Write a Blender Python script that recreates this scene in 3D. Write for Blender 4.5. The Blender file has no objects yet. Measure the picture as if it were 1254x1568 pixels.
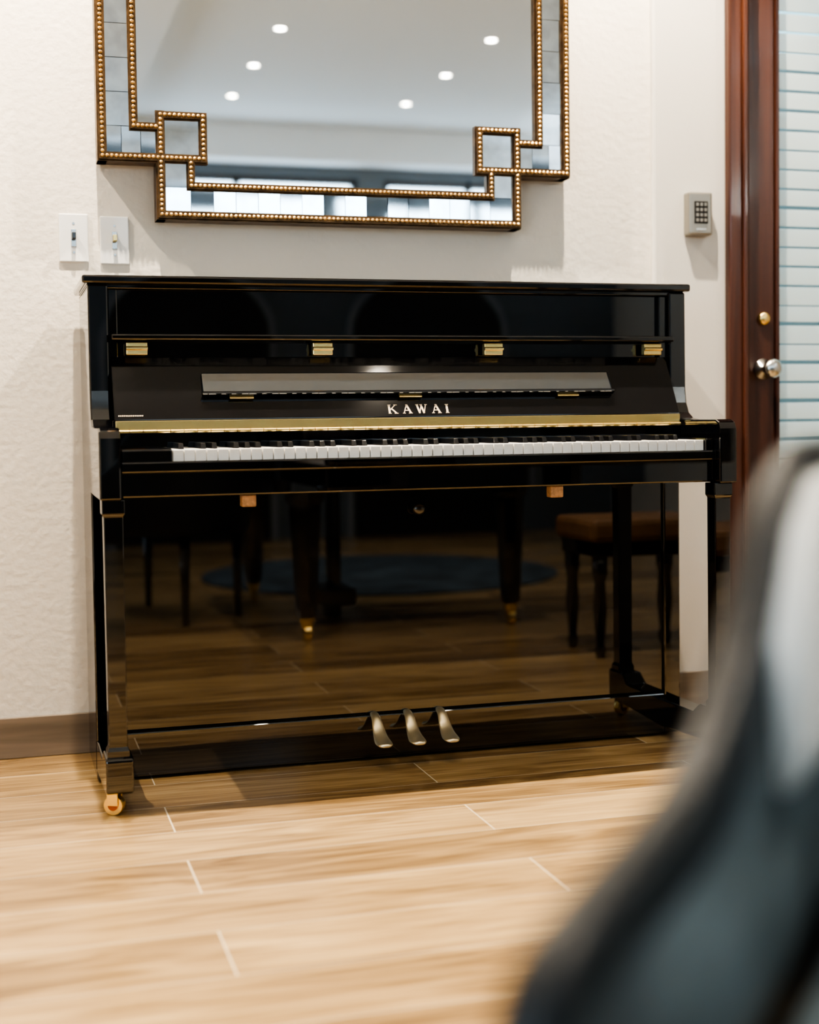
import bpy, bmesh, math, random
from mathutils import Vector, Matrix
random.seed(4)
S=bpy.context.scene
COL=bpy.context.collection
FZ=-.025   # floor level

# ------------------------------------------------------------ materials
def nt(name):
    m=bpy.data.materials.new(name); m.use_nodes=True
    t=m.node_tree; b=t.nodes['Principled BSDF']; return m,t,b
def pbr(name,col,rough=.5,metal=0,coat=0,ior=1.5,bump=None,var=None,emis=None,spec=None):
    m,t,b=nt(name)
    b.inputs['Base Color'].default_value=(*col,1); b.inputs['Roughness'].default_value=rough
    b.inputs['Metallic'].default_value=metal; b.inputs['IOR'].default_value=ior
    b.inputs['Coat Weight'].default_value=coat; b.inputs['Coat Roughness'].default_value=.02
    if emis:
        b.inputs['Emission Color'].default_value=(*emis[0],1); b.inputs['Emission Strength'].default_value=emis[1]
    geo=t.nodes.new('ShaderNodeNewGeometry')
    if var:
        n=t.nodes.new('ShaderNodeTexNoise'); n.inputs['Scale'].default_value=var[0]
        t.links.new(geo.outputs['Position'],n.inputs['Vector'])
        r=t.nodes.new('ShaderNodeValToRGB')
        r.color_ramp.elements[0].position=.3; r.color_ramp.elements[1].position=.7
        r.color_ramp.elements[0].color=(*[c*(1-var[1]) for c in col],1)
        r.color_ramp.elements[1].color=(*[min(1,c*(1+var[1])) for c in col],1)
        t.links.new(n.outputs[0],r.inputs[0]); t.links.new(r.outputs[0],b.inputs['Base Color'])
    if bump:
        n=t.nodes.new('ShaderNodeTexNoise'); n.inputs['Scale'].default_value=bump[0]; n.inputs['Detail'].default_value=4
        t.links.new(geo.outputs['Position'],n.inputs['Vector'])
        bp=t.nodes.new('ShaderNodeBump'); bp.inputs['Strength'].default_value=bump[1]; bp.inputs['Distance'].default_value=bump[2]
        t.links.new(n.outputs[0],bp.inputs['Height']); t.links.new(bp.outputs[0],b.inputs['Normal'])
    return m

M_lac=pbr('black_lacquer',(.0025,.0025,.0035),.012,ior=2.05)
M_desk=pbr('black_mirror_lacquer',(.012,.020,.030),.03,ior=3.0)  # bluish base colour stands in for the reflection on black lacquer
M_lac2=pbr('black_satin_lacquer',(.006,.006,.007),.09,bump=(9,.02,.002))
M_brass=pbr('brass',(1.0,.74,.33),.27,1,var=(30,.06))
M_pbrass=pbr('pedal_metal',(1.0,.88,.62),.40,1)
M_ivory=pbr('white_key',(.86,.84,.80),.22,var=(20,.02))
M_ebony=pbr('black_key',(.006,.006,.007),.25)
M_cork=pbr('cork_pad',(.42,.24,.12),.7,var=(120,.25))
M_steel=pbr('brushed_steel',(.65,.65,.63),.25,1)
M_knob=pbr('blackened_metal',(.12,.12,.12),.25,1)
M_gunm=pbr('satin_nickel',(.36,.34,.30),.35,.8)
M_wall=pbr('plaster_wall',(.76,.712,.635),.65,bump=(50,.42,.005),var=(1.5,.03))
M_wall2=pbr('plaster_wall_smooth',(.66,.635,.59),.7,bump=(70,.2,.003))
M_wall3=pbr('slate_wall_paint',(.15,.18,.21),.7,bump=(70,.2,.003))
M_arch=pbr('arch_casing_paint',(.28,.32,.36),.6,bump=(70,.1,.002))
M_corr=pbr('corridor_wall_paint',(.26,.27,.27),.7,bump=(70,.2,.003))
M_ceil=pbr('ceiling_paint',(.84,.89,.93),.8,bump=(40,.05,.002))
M_plate=pbr('switch_plate_plastic',(.80,.80,.79),.15,coat=.3)
M_mirror=pbr('mirror_silver',(.94,.98,1.0),.01,1)
M_tile=pbr('antique_mirror_tile',(.80,.86,.91),.035,1,var=(25,.12))
M_gold=pbr('gold_leaf_bead',(.68,.45,.21),.30,1,var=(60,.25))
M_bronze=pbr('bronze_frame',(.13,.075,.035),.35,.8,var=(50,.4))
M_dark=pbr('dark_backing',(.02,.02,.02),.6)
M_leather=pbr('black_leather',(.010,.013,.016),.42,bump=(30,.25,.004))
M_seat=pbr('slate_leather',(.085,.110,.125),.38,coat=.3,bump=(14,.5,.01),var=(7,.6))
M_cream=pbr('cream_upholstery',(.74,.735,.70),.5,bump=(300,.1,.001))
M_brown=pbr('brown_cushion',(.20,.11,.05),.6,bump=(80,.2,.002),var=(15,.2))
M_rug=pbr('blue_rug',(.045,.068,.090),.9,bump=(200,.5,.004),var=(5,.6))
M_lens=pbr('downlight_lens',(1,.9,.75),.4,emis=((1,.92,.78),40))
M_trimw=pbr('downlight_trim',(.85,.85,.83),.4)
M_frame=pbr('window_frame',(.05,.045,.04),.35)
M_rubber=pbr('red_wheel_rim',(.55,.14,.05),.4)

def wood(name,c1,c2,rough,axis=2,scale=1.0,coat=.2):
    m,t,b=nt(name)
    geo=t.nodes.new('ShaderNodeNewGeometry'); mp=t.nodes.new('ShaderNodeMapping')
    s=[26*scale]*3; s[axis]=1.3*scale; mp.inputs['Scale'].default_value=s
    n=t.nodes.new('ShaderNodeTexNoise'); n.inputs['Scale'].default_value=1; n.inputs['Detail'].default_value=6; n.inputs['Distortion'].default_value=.6
    r=t.nodes.new('ShaderNodeValToRGB'); r.color_ramp.elements[0].position=.3; r.color_ramp.elements[1].position=.7
    r.color_ramp.elements[0].color=(*c1,1); r.color_ramp.elements[1].color=(*c2,1)
    t.links.new(geo.outputs['Position'],mp.inputs[0]); t.links.new(mp.outputs[0],n.inputs['Vector'])
    t.links.new(n.outputs[0],r.inputs[0]); t.links.new(r.outputs[0],b.inputs['Base Color'])
    b.inputs['Roughness'].default_value=rough; b.inputs['Coat Weight'].default_value=coat
    return m
M_mahog=wood('mahogany',(.034,.013,.009),(.105,.038,.021),.3)
M_base=wood('baseboard_wood_tile',(.15,.12,.09),(.28,.225,.175),.4,axis=0)

def floor_mat():
    m,t,b=nt('wood_plank_tile')
    N=t.nodes; L=t.links
    def math_(op,a,b_=None,c=None):
        n=N.new('ShaderNodeMath'); n.operation=op
        for i,v in enumerate((a,b_,c)):
            if v is None: continue
            if isinstance(v,(int,float)): n.inputs[i].default_value=v
            else: L.new(v,n.inputs[i])
        return n.outputs[0]
    geo=N.new('ShaderNodeNewGeometry'); sp=N.new('ShaderNodeSeparateXYZ'); L.new(geo.outputs['Position'],sp.inputs[0])
    X,Y=sp.outputs[0],sp.outputs[1]
    W=.192; Ln=1.24
    v=math_('DIVIDE',math_('ADD',Y,.575),W); r=math_('FLOOR',v); fv=math_('FRACT',v)
    par=math_('FLOORED_MODULO',r,2.0)
    off=math_('MULTIPLY',math_('SUBTRACT',1.0,par),.62)
    u=math_('DIVIDE',math_('SUBTRACT',math_('SUBTRACT',X,.125),off),Ln); iu=math_('FLOOR',u); fu=math_('FRACT',u)
    idv=math_('ADD',math_('MULTIPLY',iu,3.17),math_('MULTIPLY',r,7.31))
    wn=N.new('ShaderNodeTexWhiteNoise'); wn.noise_dimensions='1D'; L.new(idv,wn.inputs['W'])
    rnd=wn.outputs['Value']
    def grain(sx,sy,det,dist):
        cb=N.new('ShaderNodeCombineXYZ')
        L.new(math_('ADD',math_('MULTIPLY',X,sx),math_('MULTIPLY',rnd,31.0)),cb.inputs[0])
        L.new(math_('MULTIPLY',Y,sy),cb.inputs[1]); L.new(math_('MULTIPLY',rnd,9.0),cb.inputs[2])
        n=N.new('ShaderNodeTexNoise'); n.inputs['Scale'].default_value=1; n.inputs['Detail'].default_value=det; n.inputs['Distortion'].default_value=dist
        L.new(cb.outputs[0],n.inputs['Vector']); return n.outputs[0]
    g1=grain(1.9,13,4,2.2); g2=grain(4,120,6,.5); g3=grain(.7,5,2,.8)
    g=math_('ADD',math_('MULTIPLY',g1,.42),math_('ADD',math_('MULTIPLY',g2,.30),math_('MULTIPLY',g3,.28)))
    g=math_('ADD',g,math_('MULTIPLY',math_('SUBTRACT',rnd,.5),.18))
    cr=N.new('ShaderNodeValToRGB'); e=cr.color_ramp.elements
    e[0].position=.33; e[0].color=(.17,.105,.048,1); e[1].position=.67; e[1].color=(.56,.40,.205,1)
    k=e.new(.45); k.color=(.29,.187,.088,1); k=e.new(.55); k.color=(.42,.285,.14,1)
    L.new(g,cr.inputs[0])
    gx=math_('MINIMUM',math_('MULTIPLY',fu,Ln),math_('MULTIPLY',math_('SUBTRACT',1.0,fu),Ln))
    gy=math_('MINIMUM',math_('MULTIPLY',fv,W),math_('MULTIPLY',math_('SUBTRACT',1.0,fv),W))
    gr=math_('MAXIMUM',math_('LESS_THAN',gx,.0015),math_('MULTIPLY',math_('LESS_THAN',gy,.0013),.7))
    mx=N.new('ShaderNodeMix'); mx.data_type='RGBA'; L.new(gr,mx.inputs[0]); L.new(cr.outputs[0],mx.inputs[6]); mx.inputs[7].default_value=(.70,.60,.44,1)
    L.new(mx.outputs[2],b.inputs['Base Color'])
    b.inputs['Roughness'].default_value=.22
    bp=N.new('ShaderNodeBump'); bp.inputs['Strength'].default_value=.10; bp.inputs['Distance'].default_value=.002
    L.new(g2,bp.inputs['Height']); L.new(bp.outputs[0],b.inputs['Normal'])
    return m
M_floor=floor_mat()

def glass_mat():
    m,t,b=nt('frosted_striped_glass'); N=t.nodes; L=t.links
    geo=N.new('ShaderNodeNewGeometry'); sp=N.new('ShaderNodeSeparateXYZ'); L.new(geo.outputs['Position'],sp.inputs[0])
    def mth(op,a,v):
        n=N.new('ShaderNodeMath'); n.operation=op
        if isinstance(a,(int,float)): n.inputs[0].default_value=a
        else: L.new(a,n.inputs[0])
        if isinstance(v,(int,float)): n.inputs[1].default_value=v
        else: L.new(v,n.inputs[1])
        return n.outputs[0]
    q=mth('DIVIDE',sp.outputs[2],.056)
    f=mth('FRACT',q,0); fl=mth('FLOOR',q,0)
    wn=N.new('ShaderNodeTexWhiteNoise'); wn.noise_dimensions='1D'; L.new(fl,wn.inputs['W'])
    st=mth('LESS_THAN',f,mth('ADD',mth('MULTIPLY',wn.outputs['Value'],.16),.07))
    tr=N.new('ShaderNodeBsdfTranslucent'); tr.inputs[0].default_value=(.80,.88,.87,1)
    df=N.new('ShaderNodeBsdfDiffuse'); df.inputs[0].default_value=(.66,.72,.71,1)
    gl=N.new('ShaderNodeBsdfGlossy'); gl.inputs['Roughness'].default_value=.04; gl.inputs[0].default_value=(.9,.9,.9,1)
    tp=N.new('ShaderNodeBsdfTransparent'); tp.inputs[0].default_value=(.42,.50,.50,1)
    m1=N.new('ShaderNodeMixShader'); m1.inputs[0].default_value=.68; L.new(tr.outputs[0],m1.inputs[1]); L.new(df.outputs[0],m1.inputs[2])
    m2=N.new('ShaderNodeMixShader'); L.new(st,m2.inputs[0]); L.new(m1.outputs[0],m2.inputs[1]); L.new(tp.outputs[0],m2.inputs[2])
    m3=N.new('ShaderNodeMixShader'); m3.inputs[0].default_value=.06; L.new(m2.outputs[0],m3.inputs[1]); L.new(gl.outputs[0],m3.inputs[2])
    out=[n for n in N if n.type=='OUTPUT_MATERIAL'][0]; L.new(m3.outputs[0],out.inputs[0])
    return m
M_glass=glass_mat()

# ------------------------------------------------------------ mesh helpers
def empty(name,loc=(0,0,0)):
    e=bpy.data.objects.new(name,None); e.location=loc; COL.objects.link(e); return e
def finish(name,bm,mats,parent=None,bevel=0,smooth=False,seg=2):
    bmesh.ops.recalc_face_normals(bm,faces=bm.faces[:])
    me=bpy.data.meshes.new(name); bm.to_mesh(me); bm.free()
    if not isinstance(mats,(list,tuple)): mats=[mats]
    for m in mats: me.materials.append(m)
    if smooth:
        for p in me.polygons: p.use_smooth=True
    o=bpy.data.objects.new(name,me); COL.objects.link(o)
    if parent: o.parent=parent; o.matrix_parent_inverse=Matrix.Translation(-Vector(parent.location))
    if bevel:
        b=o.modifiers.new('bevel','BEVEL'); b.width=bevel; b.segments=seg; b.limit_method='ANGLE'; b.harden_normals=False
    return o
def addbox(bm,x0,x1,y0,y1,z0,z1,mi=0,M=None):
    vs=[Vector(p) for p in((x0,y0,z0),(x1,y0,z0),(x1,y1,z0),(x0,y1,z0),(x0,y0,z1),(x1,y0,z1),(x1,y1,z1),(x0,y1,z1))]
    if M: vs=[M@v for v in vs]
    v=[bm.verts.new(p) for p in vs]
    for f in((0,3,2,1),(4,5,6,7),(0,1,5,4),(1,2,6,5),(2,3,7,6),(3,0,4,7)):
        bm.faces.new([v[i] for i in f]).material_index=mi
def box(name,x0,x1,y0,y1,z0,z1,mat,parent=None,bevel=.002,M=None):
    bm=bmesh.new(); addbox(bm,min(x0,x1),max(x0,x1),min(y0,y1),max(y0,y1),min(z0,z1),max(z0,z1),0,M)
    return finish(name,bm,mat,parent,bevel)
def prism(name,pts,x0,x1,mat,parent=None,bevel=.002,axis='x'):
    bm=bmesh.new()
    f={'x':(lambda p,c:(c,p[0],p[1])),'z':(lambda p,c:(p[0],p[1],c)),'y':(lambda p,c:(p[0],c,p[1]))}[axis]
    a=[bm.verts.new(f(p,x0)) for p in pts]; b=[bm.verts.new(f(p,x1)) for p in pts]
    bm.faces.new(a); bm.faces.new(b[::-1])
    n=len(pts)
    for i in range(n): bm.faces.new((a[i],a[(i+1)%n],b[(i+1)%n],b[i]))
    return finish(name,bm,mat,parent,bevel)
def lathe_bm(bm,prof,seg,M,mi=0,caps=True):
    rings=[]
    for r,z in prof:
        rings.append([bm.verts.new(M@Vector((r*math.cos(2*math.pi*i/seg),r*math.sin(2*math.pi*i/seg),z))) for i in range(seg)])
    for k in range(len(rings)-1):
        for i in range(seg):
            bm.faces.new((rings[k][i],rings[k][(i+1)%seg],rings[k+1][(i+1)%seg],rings[k+1][i])).material_index=mi
    if caps:
        bm.faces.new(rings[0][::-1]).material_index=mi; bm.faces.new(rings[-1]).material_index=mi
def lathe(name,prof,mat,parent=None,M=None,seg=24,smooth=True,bevel=0):
    bm=bmesh.new(); lathe_bm(bm,prof,seg,M or Matrix()); o=finish(name,bm,mat,parent,bevel)
    if smooth:
        for p in o.data.polygons: p.use_smooth=len(p.vertices)==4
    return o
T=Matrix.Translation
def R(a,ax): return Matrix.Rotation(a,4,ax)

# ------------------------------------------------------------ room
RX0,RX1,RY=-2.2,4.2,-6.6; CZ=2.9
box('floor',RX0,RX1,RY,3.0,FZ-.05,FZ,M_floor,bevel=0)
bm=bmesh.new()
addbox(bm,RX0-.12,1.80,0,.14,FZ,CZ); addbox(bm,2.78,RX1+.12,0,.14,FZ,CZ); addbox(bm,1.80,2.78,0,.14,2.28,CZ)
finish('wall_back',bm,M_wall)
box('wall_pier',1.570,1.80,-.022,0.0,FZ,CZ,M_wall2,bevel=.008)
box('wall_right',RX1,RX1+.12,RY,0,FZ,CZ,M_wall,bevel=0)
def portal(name,loc,rot,sx,sy):
    l=bpy.data.lights.new(name,'AREA'); l.shape='RECTANGLE'; l.size=sx; l.size_y=sy; l.cycles.is_portal=True
    o=bpy.data.objects.new(name,l); o.location=loc; o.rotation_euler=rot; COL.objects.link(o)
wins=[(-1.5,.3),(.6,2.4),(2.6,3.95)]; Z0,Z1=2.04,2.58  # high windows added for cool fill and bright blocks in the mirror tiles
bm=bmesh.new()
addbox(bm,RX0-.12,RX1+.12,RY-.12,RY,FZ,Z0); addbox(bm,RX0-.12,RX1+.12,RY-.12,RY,Z1,CZ)
xs=[RX0-.12]+[a for w in wins for a in w]+[RX1+.12]
for i in range(0,len(xs),2): addbox(bm,xs[i],xs[i+1],RY-.12,RY,Z0,Z1)
finish('wall_front',bm,M_wall3)
nwin=0
for a,b in wins:
    nwin+=1
    bm=bmesh.new(); y0,y1=RY-.09,RY-.03
    for xx in (a,(a+b)/2-.02,b-.04): addbox(bm,xx,xx+.04,y0,y1,Z0,Z1)
    for zz in (Z0,Z1-.04): addbox(bm,a,b,y0,y1,zz,zz+.04)
    finish('window_%d'%nwin,bm,M_frame)
    portal('window_portal_%d'%nwin,((a+b)/2,RY-.02,(Z0+Z1)/2),(math.radians(90),0,math.pi),b-a,Z1-Z0)
lw=[(-6.3,-5.1),(-4.8,-3.5)]; bm=bmesh.new()  # unseen side windows, added to let cool fill light in
addbox(bm,RX0-.12,RX0,RY,0,FZ,.75); addbox(bm,RX0-.12,RX0,RY,0,2.45,CZ)
ys=[RY]+[a for w in lw for a in w]+[0]
for i in range(0,len(ys),2): addbox(bm,RX0-.12,RX0,ys[i],ys[i+1],.75,2.45)
finish('wall_left',bm,M_wall)
for a,b in lw:
    nwin+=1; bm=bmesh.new(); x0,x1=RX0-.09,RX0-.03
    for yy in (a,(a+b)/2-.02,b-.04): addbox(bm,x0,x1,yy,yy+.04,.75,2.45)
    for zz in (.75,2.41): addbox(bm,x0,x1,a,b,zz,zz+.04)
    finish('window_%d'%nwin,bm,M_frame)
    portal('window_portal_%d'%nwin,(RX0-.02,(a+b)/2,1.6),(math.radians(90),0,math.radians(90)+math.pi),b-a,1.7)
for k,xc in enumerate((1.05,2.75)):  # unseen arches added on the far wall for dark reflections in the upper panel
    dd=empty('door_%d'%(k+2),(xc,RY+.03,0))
    def arch(r,h): return [(xc-r,FZ),(xc+r,FZ)]+[(xc+r*math.cos(math.pi*i/16),h+r*.75*math.sin(math.pi*i/16)) for i in range(17)]
    prism('casing',arch(.60,1.42),RY,RY+.03,M_arch,dd,.004,axis='y')
    prism('leaf',arch(.55,1.40),RY+.03,RY+.045,M_dark,dd,.004,axis='y')
    lathe('knob',[(.012,0),(.012,.03),(.028,.04),(.028,.06),(.010,.07)],M_brass,dd,T((xc-.42,RY+.045,1.0))@R(math.radians(-90),'X'))
box('ceiling',RX0-.12,RX1+.12,RY-.12,.14,CZ,CZ+.1,M_ceil,bevel=0)
box('trim_1',RX0,RX1,RY,RY+.22,2.66,CZ,M_ceil,bevel=.01)
box('trim_2',-.2,.66,RY+.22,-1.6,2.76,CZ,M_ceil,bevel=.004)
BT=.077
box('baseboard_back',RX0,1.570,-.012,0,FZ,BT,M_base,bevel=.002)
box('baseboard_pier',1.570,1.80,-.034,-.022,FZ,BT,M_base,bevel=.002)
box('baseboard_left',RX0,RX0+.012,RY,-.012,FZ,BT,M_base,bevel=.002)
box('wall_corridor',1.0,4.5,2.6,2.7,FZ,2.6,M_corr,bevel=0)

# door
door=empty('door_1',(2.29,.03,0))
for nm,a,b in(('casing_l',1.795,1.860),('casing_r',2.712,2.78)):
    box(nm,a,b,-.045,.12,FZ,2.28,M_mahog,door,.006)
    box(nm+'_bead',a+.040 if nm=='casing_l' else a+.008,a+.055 if nm=='casing_l' else a+.023,-.056,-.045,FZ,2.25,M_mahog,door,.004)
box('casing_top',1.860,2.712,-.045,.12,2.21,2.28,M_mahog,door,.006)
box('stile_l',1.865,1.960,-.01,.035,-.015,2.205,M_mahog,door,.004)
box('stile_r',2.605,2.707,-.01,.035,-.015,2.205,M_mahog,door,.004)
box('rail_bottom',1.960,2.605,-.01,.035,-.015,.26,M_mahog,door,.004)
box('rail_top',1.960,2.605,-.01,.035,2.10,2.205,M_mahog,door,.004)
box('glass_bead_l',1.960,1.972,-.018,.03,.26,2.10,M_mahog,door,.003)
box('glass_bead_r',2.593,2.605,-.018,.03,.26,2.10,M_mahog,door,.003)
box('glass_pane',1.965,2.60,.010,.016,.255,2.105,M_glass,door,0)
kx=1.920
lathe('door_knob',[(.030,0),(.030,.006),(.012,.010),(.011,.032),(.020,.040),(.027,.052),(.027,.062),(.018,.070),(.004,.072)],M_steel,door,T((kx,-.01,.937))@R(math.radians(90),'X'))
lathe('deadbolt',[(.019,0),(.019,.008),(.014,.014),(.004,.016)],M_brass,door,T((kx+.002,-.01,1.082))@R(math.radians(90),'X'))

# keypad
kp=empty('access_keypad',(1.70,-.03,1.38))
box('housing',1.662,1.735,-.058,-.022,1.310,1.430,M_gunm,kp,.006)
box('keypad_face',1.678,1.720,-.0605,-.056,1.342,1.404,M_dark,kp,.002)
bm=bmesh.new()
for i in range(3):
    for j in range(4): addbox(bm,1.6825+i*.0125,1.6905+i*.0125,-.0622,-.060,1.3465+j*.0145,1.3555+j*.0145)
finish('buttons',bm,M_gunm,kp,.001)
box('status_strip',1.684,1.714,-.0600,-.0575,1.322,1.329,M_steel,kp,.001)

# light switches
def switch(name,cx,cz):
    e=empty(name,(cx,-.005,cz))
    box('plate',cx-.036,cx+.036,-.007,0,cz-.060,cz+.060,M_plate,e,.003)
    box('toggle_slot',cx-.0065,cx+.0065,-.0085,-.006,cz-.022,cz+.022,M_steel,e,.001)
    box('toggle',cx-.005,cx+.005,-.028,-.006,cz-.004,cz+.012,M_brass if cx>.05 else M_knob,e,.0015,)
    for s in(-1,1): lathe('screw',[(.0035,0),(.003,.002)],M_steel,e,T((cx,-.006,cz+s*.036))@R(math.radians(90),'X'),seg=10)
    return e
switch('light_switch',-.008,1.268); switch('light_switch.001',.092,1.264)

# ------------------------------------------------------------ mirror
mir=empty('wall_mirror',(.676,-.04,1.87))
cx,zb,H=.676,1.323,1.10; HH=H/2
UO,UI,US,UQ,UV=.614,.537,.472,.366,.398
HC,HI,HQ,HB=.140,.216,.246,.073
def quads(u0,u1,h0,h1):
    out=[]
    for sx in(-1,1):
        for sz in(0,1):
            a,b=sorted((cx+sx*u0,cx+sx*u1)); c,d=sorted((zb+h0,zb+h1)) if sz==0 else sorted((zb+H-h0,zb+H-h1))
            out.append((round(a,5),round(b,5),round(c,5),round(d,5)))
    return out
bm=bmesh.new()
addbox(bm,cx-UI,cx+UI,-.052,-.045,zb+HI,zb+H-HI)
addbox(bm,cx-UV,cx+UV,-.052,-.045,zb+HB,zb+HI); addbox(bm,cx-UV,cx+UV,-.052,-.045,zb+H-HI,zb+H-HB)
finish('mirror_glass',bm,M_mirror,mir)
bands=[(UI,UO,HI,HH),(US,UO,HC,HI),(UQ,US,HC,HQ),(UV,US,0,HC),(0,UV,0,HB)]
bm=bmesh.new()
for r in bands+[(0,UI,HI,HH),(0,UV,HB,HI)]:
    for a,b,c,d in quads(*r): addbox(bm,a,b,-.046,-.002,c,d)
finish('backing_board',bm,M_dark,mir)
bm=bmesh.new()
for r in bands:
    for a,b,c,d in quads(*r):
        sq=(r[0]==UQ)
        nx=1 if sq else max(1,round((b-a)/.056)); nz=1 if sq else max(1,round((d-c)/.085))
        for i in range(nx):
            for j in range(nz):
                w=(b-a)/nx; h=(d-c)/nz; x=a+w*(i+.5); z=c+h*(j+.5)
                M=T((x,-.056,z))@R(random.uniform(-.016,.010),'X')@R(random.uniform(-.03,.03),'Z')
                addbox(bm,-w/2+.0007,w/2-.0007,-.002,.003,-h/2+.0007,h/2-.0007,0,M)
finish('mirror_tiles',bm,M_tile,mir)
segs=[('v',UO,HC,HH,1),('h',HC,UQ,UO,1),('v',UQ,HC,HQ,0),('h',HQ,UQ,US,0),('v',US,0,HQ,1),('h',0,0,US,1),
      ('v',UI,HI,HH,0),('h',HI,US,UI,0),('v',UV,HB,HC,0),('h',HB,0,UV,0)]
bmF=bmesh.new(); bmB=bmesh.new()
done=[]
def bead(x,z,r=.0054):
    for (a,b) in done:
        if abs(a-x)<.006 and abs(b-z)<.006: return
    done.append((x,z))
    M=T((x,-.0712,z))@R(math.radians(90),'X')
    lathe_bm(bmB,[(r,0),(r*.85,.003),(r*.35,.0052)],8,M)
for o,c,a,b,outer in segs:
    hw=.0085 if outer else .0078
    for sx in(-1,1):
        for sz in(0,1):
            Z=lambda h:(zb+h if sz==0 else zb+H-h)
            if o=='v':
                x=cx+sx*c; z0,z1=sorted((Z(a),Z(b)))
                e0=0 if abs(z0-(zb+HH))<1e-5 else 1; e1=0 if abs(z1-(zb+HH))<1e-5 else 1
                addbox(bmF,x-hw,x+hw,-.0720,-.005,z0-hw*e0,z1+hw*e1)
                addbox(bmF,x-hw-.003,x+hw+.003,-.0620,-.005,z0-(hw+.003)*e0,z1+(hw+.003)*e1)
                n=max(1,round((z1-z0)/.0115))
                for i in range(n+1): bead(x,z0+(z1-z0)*i/n)
            else:
                z=Z(c); x0,x1=sorted((cx+sx*a,cx+sx*b))
                e0=0 if abs(x0-cx)<1e-5 else 1; e1=0 if abs(x1-cx)<1e-5 else 1
                addbox(bmF,x0-hw*e0*.98,x1+hw*e1*.98,-.0713,-.0055,z-hw,z+hw)
                addbox(bmF,x0-(hw+.0028)*e0,x1+(hw+.0028)*e1,-.0613,-.0055,z-hw-.003,z+hw+.003)
                n=max(1,round((x1-x0)/.0115))
                for i in range(n+1): bead(x0+(x1-x0)*i/n,z)
finish('frame_moulding',bmF,M_bronze,mir)
finish('frame_beading',bmB,M_gold,mir,smooth=False)

# ------------------------------------------------------------ upright piano
up=empty('upright_piano',(.745,-.3,0))
W=1.49; TH=.045; BZ=-.018
side=[(-.04,BZ),(-.325,BZ),(-.325,.645),(-.62,.645),(-.62,.775),(-.612,.790),(-.595,.797),(-.44,.797),(-.405,.801),(-.382,.815),(-.368,.840),(-.362,.88),(-.360,1.12),(-.04,1.12)]
prism('side_l',side,0,TH,M_lac,up,.004); prism('side_r',side,W-TH,W,M_lac,up,.004)
box('case_back',TH,W-TH,-.04,-.30,.05,1.12,M_lac,up)
box('lid',-.012,W+.012,-.025,-.368,1.122,1.141,M_lac,up,.005)
box('lid_moulding',.0,W,-.03,-.352,1.112,1.122,M_lac,up,.002)
box('upper_panel',TH,W-TH,-.332,-.30,.95,1.112,M_lac,up,.002)
box('pilaster_l',TH,TH+.022,-.346,-.33,.95,1.112,M_lac,up,.003)
box('pilaster_r',W-TH-.022,W-TH,-.346,-.33,.95,1.112,M_lac,up,.003)
box('fallboard_ledge',TH+.003,W-TH-.003,-.395,-.33,.993,1.007,M_lac,up,.004)
prism('fallboard',[(-.424,.812),(-.346,.957),(-.325,.957),(-.40,.812)],TH+.004,W-TH-.004,M_lac2,up,.002)
a=Vector((0,-.424,.812)); b=Vector((0,-.346,.957)); vdir=(b-a).normalized(); ndir=Vector((0,-vdir.z,vdir.y))
FB=Matrix(((1,0,ndir.x,0),(0,vdir.y,ndir.y,a.y),(0,vdir.z,ndir.z,a.z),(0,0,0,1)))
MD=FB@T((0,.058,.004))@R(math.radians(-6),'X')
box('music_desk',.25,1.266,0,.060,0,.011,M_desk,up,.004,M=MD)
box('music_desk_lip',.247,1.269,-.004,.004,0,.016,M_lac,up,.003,M=MD)
for hx in(.338,.742,1.146): box('desk_hinge',hx-.028,hx+.028,-.010,-.004,0,.006,M_brass,up,.001,M=MD)
glyph={'K':[((.12,0),(.12,1),.2),((.2,.42),(.78,.98),.11),((.34,.56),(.84,.02),.19),((0,.03),(.3,.03),.06),((0,.97),(.3,.97),.06),((.6,.97),(.95,.97),.06),((.62,.03),(1,.03),.06)],
'A':[((.12,.02),(.48,1),.09),((.46,1),(.84,.02),.2),((.24,.34),(.70,.34),.08),((0,.03),(.28,.03),.06),((.62,.03),(1,.03),.06)],
'W':[((.14,.98),(.36,.02),.18),((.36,.02),(.60,.95),.08),((.56,.98),(.80,.02),.18),((.80,.02),(1.06,.98),.08),((0,.97),(.30,.97),.06),((.44,.97),(.7,.97),.06),((.94,.97),(1.2,.97),.06)],
'I':[((.18,0),(.18,1),.2),((0,.03),(.36,.03),.06),((0,.97),(.36,.97),.06)]}
bm=bmesh.new(); hgt=.024; cur=.684
for chh,adv in(('K',1.40),('A',1.34),('W',1.56),('A',1.38),('I',.4)):
    for (p,q,w) in glyph[chh]:
        P=Vector((p[0],p[1],0)); Q=Vector((q[0],q[1],0)); d=(Q-P).normalized(); n=Vector((-d.y,d.x,0))*w/2
        if abs(d.x)>.3 and abs(d.y)>.3: n=Vector((w/2,0,0))
        vs=[]
        for zz in(.0003,.0016):
            for c in(P-n,Q-n,Q+n,P+n):
                vs.append(bm.verts.new(FB@Vector((cur+c.x*hgt,.009+c.y*hgt,zz))))
        for f in((0,1,2,3),(4,5,6,7),(0,1,5,4),(1,2,6,5),(2,3,7,6),(3,0,4,7)): bm.faces.new([vs[i] for i in f])
    cur+=adv*hgt*1.04
M_letter=pbr('pale_gold_lettering',(.85,.70,.52),.35,.4)
finish('lettering',bm,M_letter,up)
bm=bmesh.new()
for i in range(14): addbox(bm,.058+i*.004,.0605+i*.004,.010,.0125,.0003,.001,0,FB)
finish('small_lettering',bm,M_letter,up)
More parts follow.
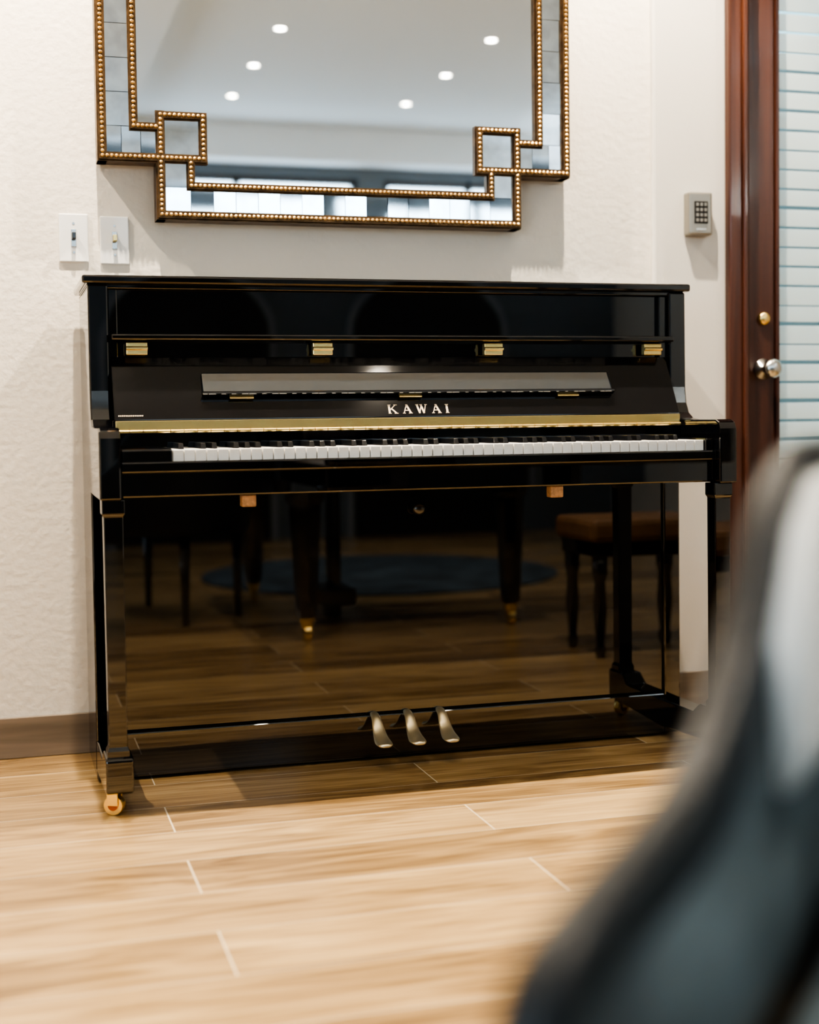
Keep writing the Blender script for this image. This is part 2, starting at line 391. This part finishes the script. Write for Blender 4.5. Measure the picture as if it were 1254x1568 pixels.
for hx in(.107,.540,.968,1.396):
    box('hinge_plate',hx-.024,hx+.024,-.366,-.348,.961,.990,M_brass,up,.002)
    bm=bmesh.new(); lathe_bm(bm,[(.0045,-.024),(.0045,.024)],10,T((hx,-.368,.976))@R(math.radians(90),'Y')); finish('hinge_knuckle',bm,M_brass,up)
box('nameboard',TH,W-TH,-.418,-.30,.70,.785,M_lac,up,.001)
box('nameboard_top',TH,W-TH,-.418,-.30,.785,.812,M_lac,up,.001)
box('brass_strip',TH+.006,W-TH-.006,-.427,-.417,.787,.811,M_brass,up,.001)
bm=bmesh.new(); n=46; x0=TH+.006; L_=(W-2*TH-.012)/n
for i in range(n): lathe_bm(bm,[(.004,.0008),(.004,L_-.0008)],10,T((x0+i*L_,-.430,.787))@R(math.radians(90),'Y'))
finish('strip_hinge_knuckles',bm,M_brass,up)
KX0,KX1=.158,1.425; kw=(KX1-KX0)/52
bm=bmesh.new()
for i in range(52): addbox(bm,KX0+i*kw+.0010,KX0+(i+1)*kw-.0010,-.577,-.42,.715,.748)
finish('white_keys',bm,M_ivory,up,.0012)
bm=bmesh.new(); names='ABCDEFG'
for i in range(51):
    if names[i%7] in 'ACDFG':
        x=KX0+(i+1)*kw
        v=[bm.verts.new(p) for p in((x-.0065,-.530,.746),(x+.0065,-.530,.746),(x+.0065,-.42,.746),(x-.0065,-.42,.746),(x-.005,-.522,.761),(x+.005,-.522,.761),(x+.005,-.42,.761),(x-.005,-.42,.761))]
        for f in((0,3,2,1),(4,5,6,7),(0,1,5,4),(1,2,6,5),(2,3,7,6),(3,0,4,7)): bm.faces.new([v[j] for j in f])
finish('black_keys',bm,M_ebony,up,.001)
box('key_block_l',TH,KX0-.001,-.585,-.418,.70,.752,M_lac,up,.006)
box('key_block_r',KX1+.001,W-TH,-.585,-.418,.70,.752,M_lac,up,.004)
box('keybed',TH,W-TH,-.586,-.30,.647,.702,M_lac,up,.004)
box('key_slip',TH,W-TH,-.602,-.580,.700,.724,M_lac,up,.004)
box('lower_panel',TH,W-TH,-.314,-.29,.09,.647,M_lac,up,.002)
box('base_rail',TH,W-TH,-.324,-.05,BZ,.086,M_lac,up,.003)
for px in(.322,1.046): box('cork_block',px-.016,px+.016,-.575,-.545,.620,.647,M_cork,up,.003)
lathe('panel_knob',[(.008,0),(.008,.012),(.015,.016),(.016,.026),(.011,.031),(.003,.032)],M_knob,up,T((.780,-.314,.588))@R(math.radians(90),'X'))
def leg(sx,tag):
    c=.028 if sx<0 else W-.031
    bm=bmesh.new()
    pr=[(.645,.024),(.615,.024),(.61,.0205),(.12,.0195),(.112,.0235),(.08,.024)]
    rings=[[bm.verts.new((c+ax*r,-.586+ay*r,z)) for ax,ay in((-1,-1),(1,-1),(1,1),(-1,1))] for z,r in pr]
    for k in range(len(rings)-1):
        for i in range(4): bm.faces.new((rings[k][i],rings[k][(i+1)%4],rings[k+1][(i+1)%4],rings[k+1][i]))
    bm.faces.new(rings[0]); bm.faces.new(rings[-1][::-1])
    finish('leg_'+tag,bm,M_lac,up,.002)
    toe=[(-.30,.000),(-.30,.075),(-.50,.075),(-.535,.100),(-.614,.100),(-.620,.094),(-.620,.026),(-.60,.018)]
    prism('toe_block_'+tag,toe,c-.028,c+.030,M_lac,up,.004)
    bm=bmesh.new()
    cz=FZ+.0215; cc=c-.010
    lathe_bm(bm,[(.012,-.010),(.0205,-.010),(.0215,-.005),(.0215,.005),(.0205,.010),(.012,.010)],20,T((cc,-.596,cz))@R(math.radians(65),'Z')@R(math.radians(90),'Y'))
    finish('caster_wheel_'+tag,bm,M_brass,up,smooth=False)
    bm=bmesh.new(); lathe_bm(bm,[(.011,-.012),(.011,.012)],14,T((cc,-.596,cz))@R(math.radians(65),'Z')@R(math.radians(90),'Y')); finish('caster_hub_'+tag,bm,M_rubber,up)
    bm=bmesh.new()
    for s in(-1,1): addbox(bm,-.012,.012,s*.0135-.0015,s*.0135+.0015,.0,.030,0,T((cc,-.596,cz))@R(math.radians(-25),'Z'))
    addbox(bm,-.012,.012,-.015,.015,.024,.030,0,T((cc,-.596,cz))@R(math.radians(-25),'Z'))
    finish('caster_fork_'+tag,bm,M_brass,up,.001)
leg(-1,'l'); leg(1,'r')
for k,px in enumerate((.664,.748,.832)):
    bm=bmesh.new(); rings=[]
    path=[(-.31,.088,.011),(-.328,.087,.0115),(-.346,.078,.013),(-.362,.058,.016),(-.382,.042,.019),(-.405,.035,.023),(-.424,.033,.021),(-.434,.031,.011)]
    for y,z,w in path:
        rings.append([bm.verts.new((px+w*dx,y,z+dz)) for dx,dz in((-1,0),(-.8,.005),(0,.0075),(.8,.005),(1,0),(.8,-.004),(-.8,-.004))])
    for a_ in range(len(rings)-1):
        for i in range(7): bm.faces.new((rings[a_][i],rings[a_][(i+1)%7],rings[a_+1][(i+1)%7],rings[a_+1][i]))
    bm.faces.new(rings[0]); bm.faces.new(rings[-1][::-1])
    o=finish('pedal_%d'%(k+1),bm,M_pbrass,up,smooth=True); s=o.modifiers.new('s','SUBSURF'); s.levels=2; s.render_levels=2

# ------------------------------------------------------------ armchair (tub chair)
ch=empty('armchair',(.52,-2.94,0))
d=Vector((-.674,-.739)); d.normalize()
l=Vector((d.y,-d.x))
c0=Vector((.523,-2.939)); RW=.30; AL=.445
def upath(off,n=14):
    pts=[]; r=RW-off
    for i in range(9):
        t=i/8; pts.append((c0+l*(r+.03*(1-t)**2)+d*AL*(1-t),l,t))
    for i in range(1,n):
        a_=math.pi*i/n; nn=l*math.cos(a_)-d*math.sin(a_); pts.append((c0+nn*r,nn,1+math.sin(a_)*.3))
    for i in range(9):
        t=1-i/8; pts.append((c0-l*r+d*AL*(1-t),-l,t))
    return pts
def rimz(t):
    P=[(0,.562),(.1,.586),(.5,.614),(.73,.680),(.87,.755),(.95,.785),(1.05,.793),(1.3,.80)]
    for (a_,za),(b_,zb_) in zip(P,P[1:]):
        if t<=b_: return za+(zb_-za)*(t-a_)/(b_-a_)
    return .80
bm=bmesh.new(); rings=[]
outer=upath(0)
for (p,nn,t) in outer:
    h=rimz(t); r=.017
    prof=[(0,.34),(0,.45),(0,h-r)]+[(r-r*math.cos(a_),h-r+r*math.sin(a_)) for a_ in (math.pi*.25,math.pi*.5,math.pi*.75)]+[(2*r,h-r),(2*r+.01,.45),(2*r+.01,.34)]
    rings.append([bm.verts.new((p.x-nn.x*o_,p.y-nn.y*o_,z)) for o_,z in prof])
for k in range(len(rings)-1):
    m_=len(rings[k])
    for i in range(m_):
        f=bm.faces.new((rings[k][i],rings[k][(i+1)%m_],rings[k+1][(i+1)%m_],rings[k+1][i]))
        f.material_index=1 if i==m_-3 else 0
bm.faces.new(rings[0]); bm.faces.new(rings[-1][::-1])
o=finish('shell',bm,[M_leather,M_seat],ch,smooth=True); s=o.modifiers.new('s','SUBSURF'); s.levels=1; s.render_levels=2
bm=bmesh.new(); rings=[]
for (p,nn,t) in outer:
    if t<.72: continue
    h=rimz(t)-.022
    rings.append([bm.verts.new((p.x-nn.x*o_,p.y-nn.y*o_,z)) for o_,z in((.030,.575),(.046,.58),(.051,.60),(.049,h-.02),(.043,h),(.028,h))])
for k in range(len(rings)-1):
    for i in range(6): bm.faces.new((rings[k][i],rings[k][(i+1)%6],rings[k+1][(i+1)%6],rings[k+1][i]))
bm.faces.new(rings[0]); bm.faces.new(rings[-1][::-1])
finish('inner_pad',bm,M_cream,ch,smooth=True)
ang=math.atan2(d.y,d.x)
MS=T((c0.x,c0.y,0))@R(ang,'Z')
pts=[(AL,-.238),(AL,.238)]+[(-.238*math.sin(math.pi*i/10),.238*math.cos(math.pi*i/10)) for i in range(11)]
bm=bmesh.new(); lo=[bm.verts.new(MS@Vector((x,y,.34))) for x,y in pts]; hi=[bm.verts.new(MS@Vector((x,y,.49))) for x,y in pts]
bm.faces.new(lo[::-1]); bm.faces.new(hi)
for i in range(len(pts)): bm.faces.new((lo[i],lo[(i+1)%len(pts)],hi[(i+1)%len(pts)],hi[i]))
finish('seat_cushion',bm,M_seat,ch,.02,seg=4)
for k,(x,y) in enumerate(((AL-.05,-.24),(AL-.05,.24),(-.17,-.17),(-.17,.17))):
    lathe('leg_%d'%(k+1),[(.014,FZ),(.022,.345)],M_lac,ch,MS@T((x,y,0)),seg=14)

# ------------------------------------------------------------ grand piano
gp=empty('grand_piano',(1.6,-2.7,0))
out=[(.93,-2.10),(2.30,-2.10),(2.42,-2.14),(2.50,-2.25),(2.50,-2.42),(2.42,-2.56),(2.25,-2.66),(2.05,-2.74),(1.88,-2.86),(1.76,-3.02),(1.66,-3.2),(1.54,-3.34),(1.38,-3.44),(1.2,-3.48),(.93,-3.48)]
prism('case_rim',[(x+(.27 if x<1 else 0),y) for x,y in out],.66,.97,M_lac,gp,.004,axis='z')
prism('lid',[(x+(.20 if x<1 else .01*(x>1.3)),y) for x,y in out],.972,.992,M_lac,gp,.004,axis='z')
box('keybed',.93,1.22,-3.48,-2.10,.60,.68,M_lac,gp,.006)
box('cheek_l',.93,1.22,-2.16,-2.10,.68,.80,M_lac,gp,.01); box('cheek_r',.93,1.22,-3.48,-3.42,.68,.80,M_lac,gp,.01)
box('fallboard',1.10,1.13,-3.42,-2.16,.70,.86,M_lac,gp,.004)
bm=bmesh.new()
for i in range(52): addbox(bm,.95,1.10,-3.40+i*.0235,-3.40+(i+1)*.0235-.001,.68,.71)
finish('white_keys',bm,M_ivory,gp)
for k,(x,y) in enumerate(((.99,-2.17),(1.0,-3.38),(1.85,-2.28))):
    bm=bmesh.new(); lathe_bm(bm,[(.034,.085),(.042,.12),(.062,.50),(.062,.52),(.075,.53),(.075,.61 if k<2 else .67)],8,T((x,y,0)))
    finish('leg_%d'%(k+1),bm,M_lac,gp,.003)
    bm=bmesh.new(); lathe_bm(bm,[(.012,-.012),(.03,-.012),(.03,.012),(.012,.012)],16,T((x,y,.0305))@R(math.radians(90),'Y')); lathe_bm(bm,[(.022,.05),(.030,.088)],12,T((x,y,0)))
    finish('caster_%d'%(k+1),bm,M_brass,gp)
box('lyre_post_1',1.22,1.25,-2.84,-2.81,.12,.66,M_lac,gp,.004); box('lyre_post_2',1.22,1.25,-2.72,-2.69,.12,.66,M_lac,gp,.004)
box('lyre_box',1.16,1.30,-2.90,-2.63,.06,.13,M_lac,gp,.006)
for k in range(3): box('pedal_%d'%(k+1),1.08,1.16,-2.845+k*.07,-2.825+k*.07,.075,.083,M_brass,gp,.003)
box('lyre_foot',1.20,1.26,-2.80,-2.74,0,.06,M_lac,gp,.004)
gp.location.x-=.09; gp.location.z+=FZ

bn=empty('piano_bench',(1.95,-1.55,0))
box('cushion',1.72,2.18,-1.72,-1.38,.40,.48,M_brown,bn,.02)
box('apron',1.74,2.16,-1.70,-1.40,.35,.41,M_lac,bn,.004)
for k,(x,y) in enumerate(((1.77,-1.67),(2.13,-1.67),(1.77,-1.43),(2.13,-1.43))):
    lathe('leg_%d'%(k+1),[(.014,0),(.020,.03),(.014,.05),(.024,.16),(.018,.26),(.026,.29),(.026,.36)],M_lac,bn,T((x,y,0)),seg=14)
bn.location.z+=FZ
bm=bmesh.new(); lathe_bm(bm,[(.95,FZ),(.95,FZ+.008),(.94,FZ+.010)],64,T((1.75,-4.25,0))); finish('area_rug',bm,M_rug)

# ------------------------------------------------------------ downlights
def downlight(i,x,y,z,power,ang_=100,col=(1,.86,.68)):
    nm='recessed_downlight' + ('' if i==0 else '.%03d'%i)
    bm=bmesh.new()
    lathe_bm(bm,[(.050,-.003),(.050,0),(.028,0),(.028,-.003)],28,T((x,y,z)),0,caps=False)
    lathe_bm(bm,[(.050,-.003),(.028,-.003)],28,T((x,y,z)),0,caps=False)
    lathe_bm(bm,[(.028,-.001),(.001,-.0012)],28,T((x,y,z)),1,caps=False)
    o=finish(nm,bm,[M_trimw,M_lens])
    lt=bpy.data.lights.new('spot','SPOT'); lt.energy=power; lt.color=col; lt.spot_size=math.radians(ang_); lt.spot_blend=.6; lt.shadow_soft_size=.018
    lo_=bpy.data.objects.new('lamp',lt); lo_.location=(x,y,z-.02); COL.objects.link(lo_); lo_.parent=o
i=0
for (x,y,p,an) in [(-1.0,-.5,230,110),(.03,-.5,400,110),(1.24,-.5,370,110),(2.45,-.5,40,110),
              (-1.0,-1.6,30,76),(.05,-1.45,60,76),(1.3,-1.6,30,76),
              (-1.0,-3.1,60,80),(1.3,-2.35,80,80),(1.3,-3.12,120,80),(1.3,-3.95,90,80),(1.3,-4.75,80,80),(1.3,-5.55,80,80),
              (2.48,-2.3,60,80),(2.48,-3.08,80,80),(2.48,-3.9,80,80),(2.48,-4.72,80,80),(2.46,-5.52,80,80)]:
    downlight(i,x,y,CZ,p,an); i+=1
# unseen up-lights added on the side wall to brighten the mirrored ceiling
for k,y in enumerate((-2.9,-4.2,-5.5)):
    nm='wall_uplight'+('' if k==0 else '.%03d'%k)
    bm=bmesh.new()
    lathe_bm(bm,[(.03,-.10),(.06,-.04),(.085,.06),(.078,.06),(.05,-.03)],24,T((RX1-.10,y,1.95)),0,caps=False)
    addbox(bm,RX1-.05,RX1,y-.03,y+.03,1.88,1.98)
    o=finish(nm,bm,M_trimw)
    lt=bpy.data.lights.new('uplight','SPOT'); lt.energy=110; lt.color=(.86,.94,1); lt.spot_size=math.radians(140); lt.spot_blend=.8; lt.shadow_soft_size=.04
    lo_=bpy.data.objects.new('lamp',lt); lo_.location=(RX1-.10,y,2.02); lo_.rotation_euler=(0,math.radians(180-25)*-1,0); COL.objects.link(lo_); lo_.parent=o

# world
w=bpy.data.worlds.new('sky'); S.world=w; w.use_nodes=True
bg=w.node_tree.nodes['Background']; bg.inputs[0].default_value=(.68,.86,1,1); bg.inputs[1].default_value=6.6

# camera
CAM=Vector((-.20,-3.59,.81)); th=math.radians(16.4); tl=math.radians(2.5)
cam=bpy.data.cameras.new('camera'); co=bpy.data.objects.new('camera',cam); COL.objects.link(co); S.camera=co
fwd=Vector((math.sin(th)*math.cos(tl),math.cos(th)*math.cos(tl),-math.sin(tl)))
rt=Vector((math.cos(th),-math.sin(th),0)); upv=rt.cross(fwd); roll=.013
r2=(rt-upv*roll).normalized(); u2=(upv+rt*roll).normalized()
m=Matrix((( r2.x,u2.x,-fwd.x,CAM.x),(r2.y,u2.y,-fwd.y,CAM.y),(r2.z,u2.z,-fwd.z,CAM.z),(0,0,0,1)))
co.matrix_world=m
cam.sensor_fit='HORIZONTAL'; cam.sensor_width=24; cam.lens=2135/1254*24; cam.shift_y=-51/1254
cam.clip_start=.02
cam.dof.use_dof=True; cam.dof.focus_distance=3.25; cam.dof.aperture_fstop=1.4

S.view_settings.view_transform='AgX'
try: S.view_settings.look='AgX - High Contrast'
except Exception as e: print(e)
S.view_settings.exposure=-.2
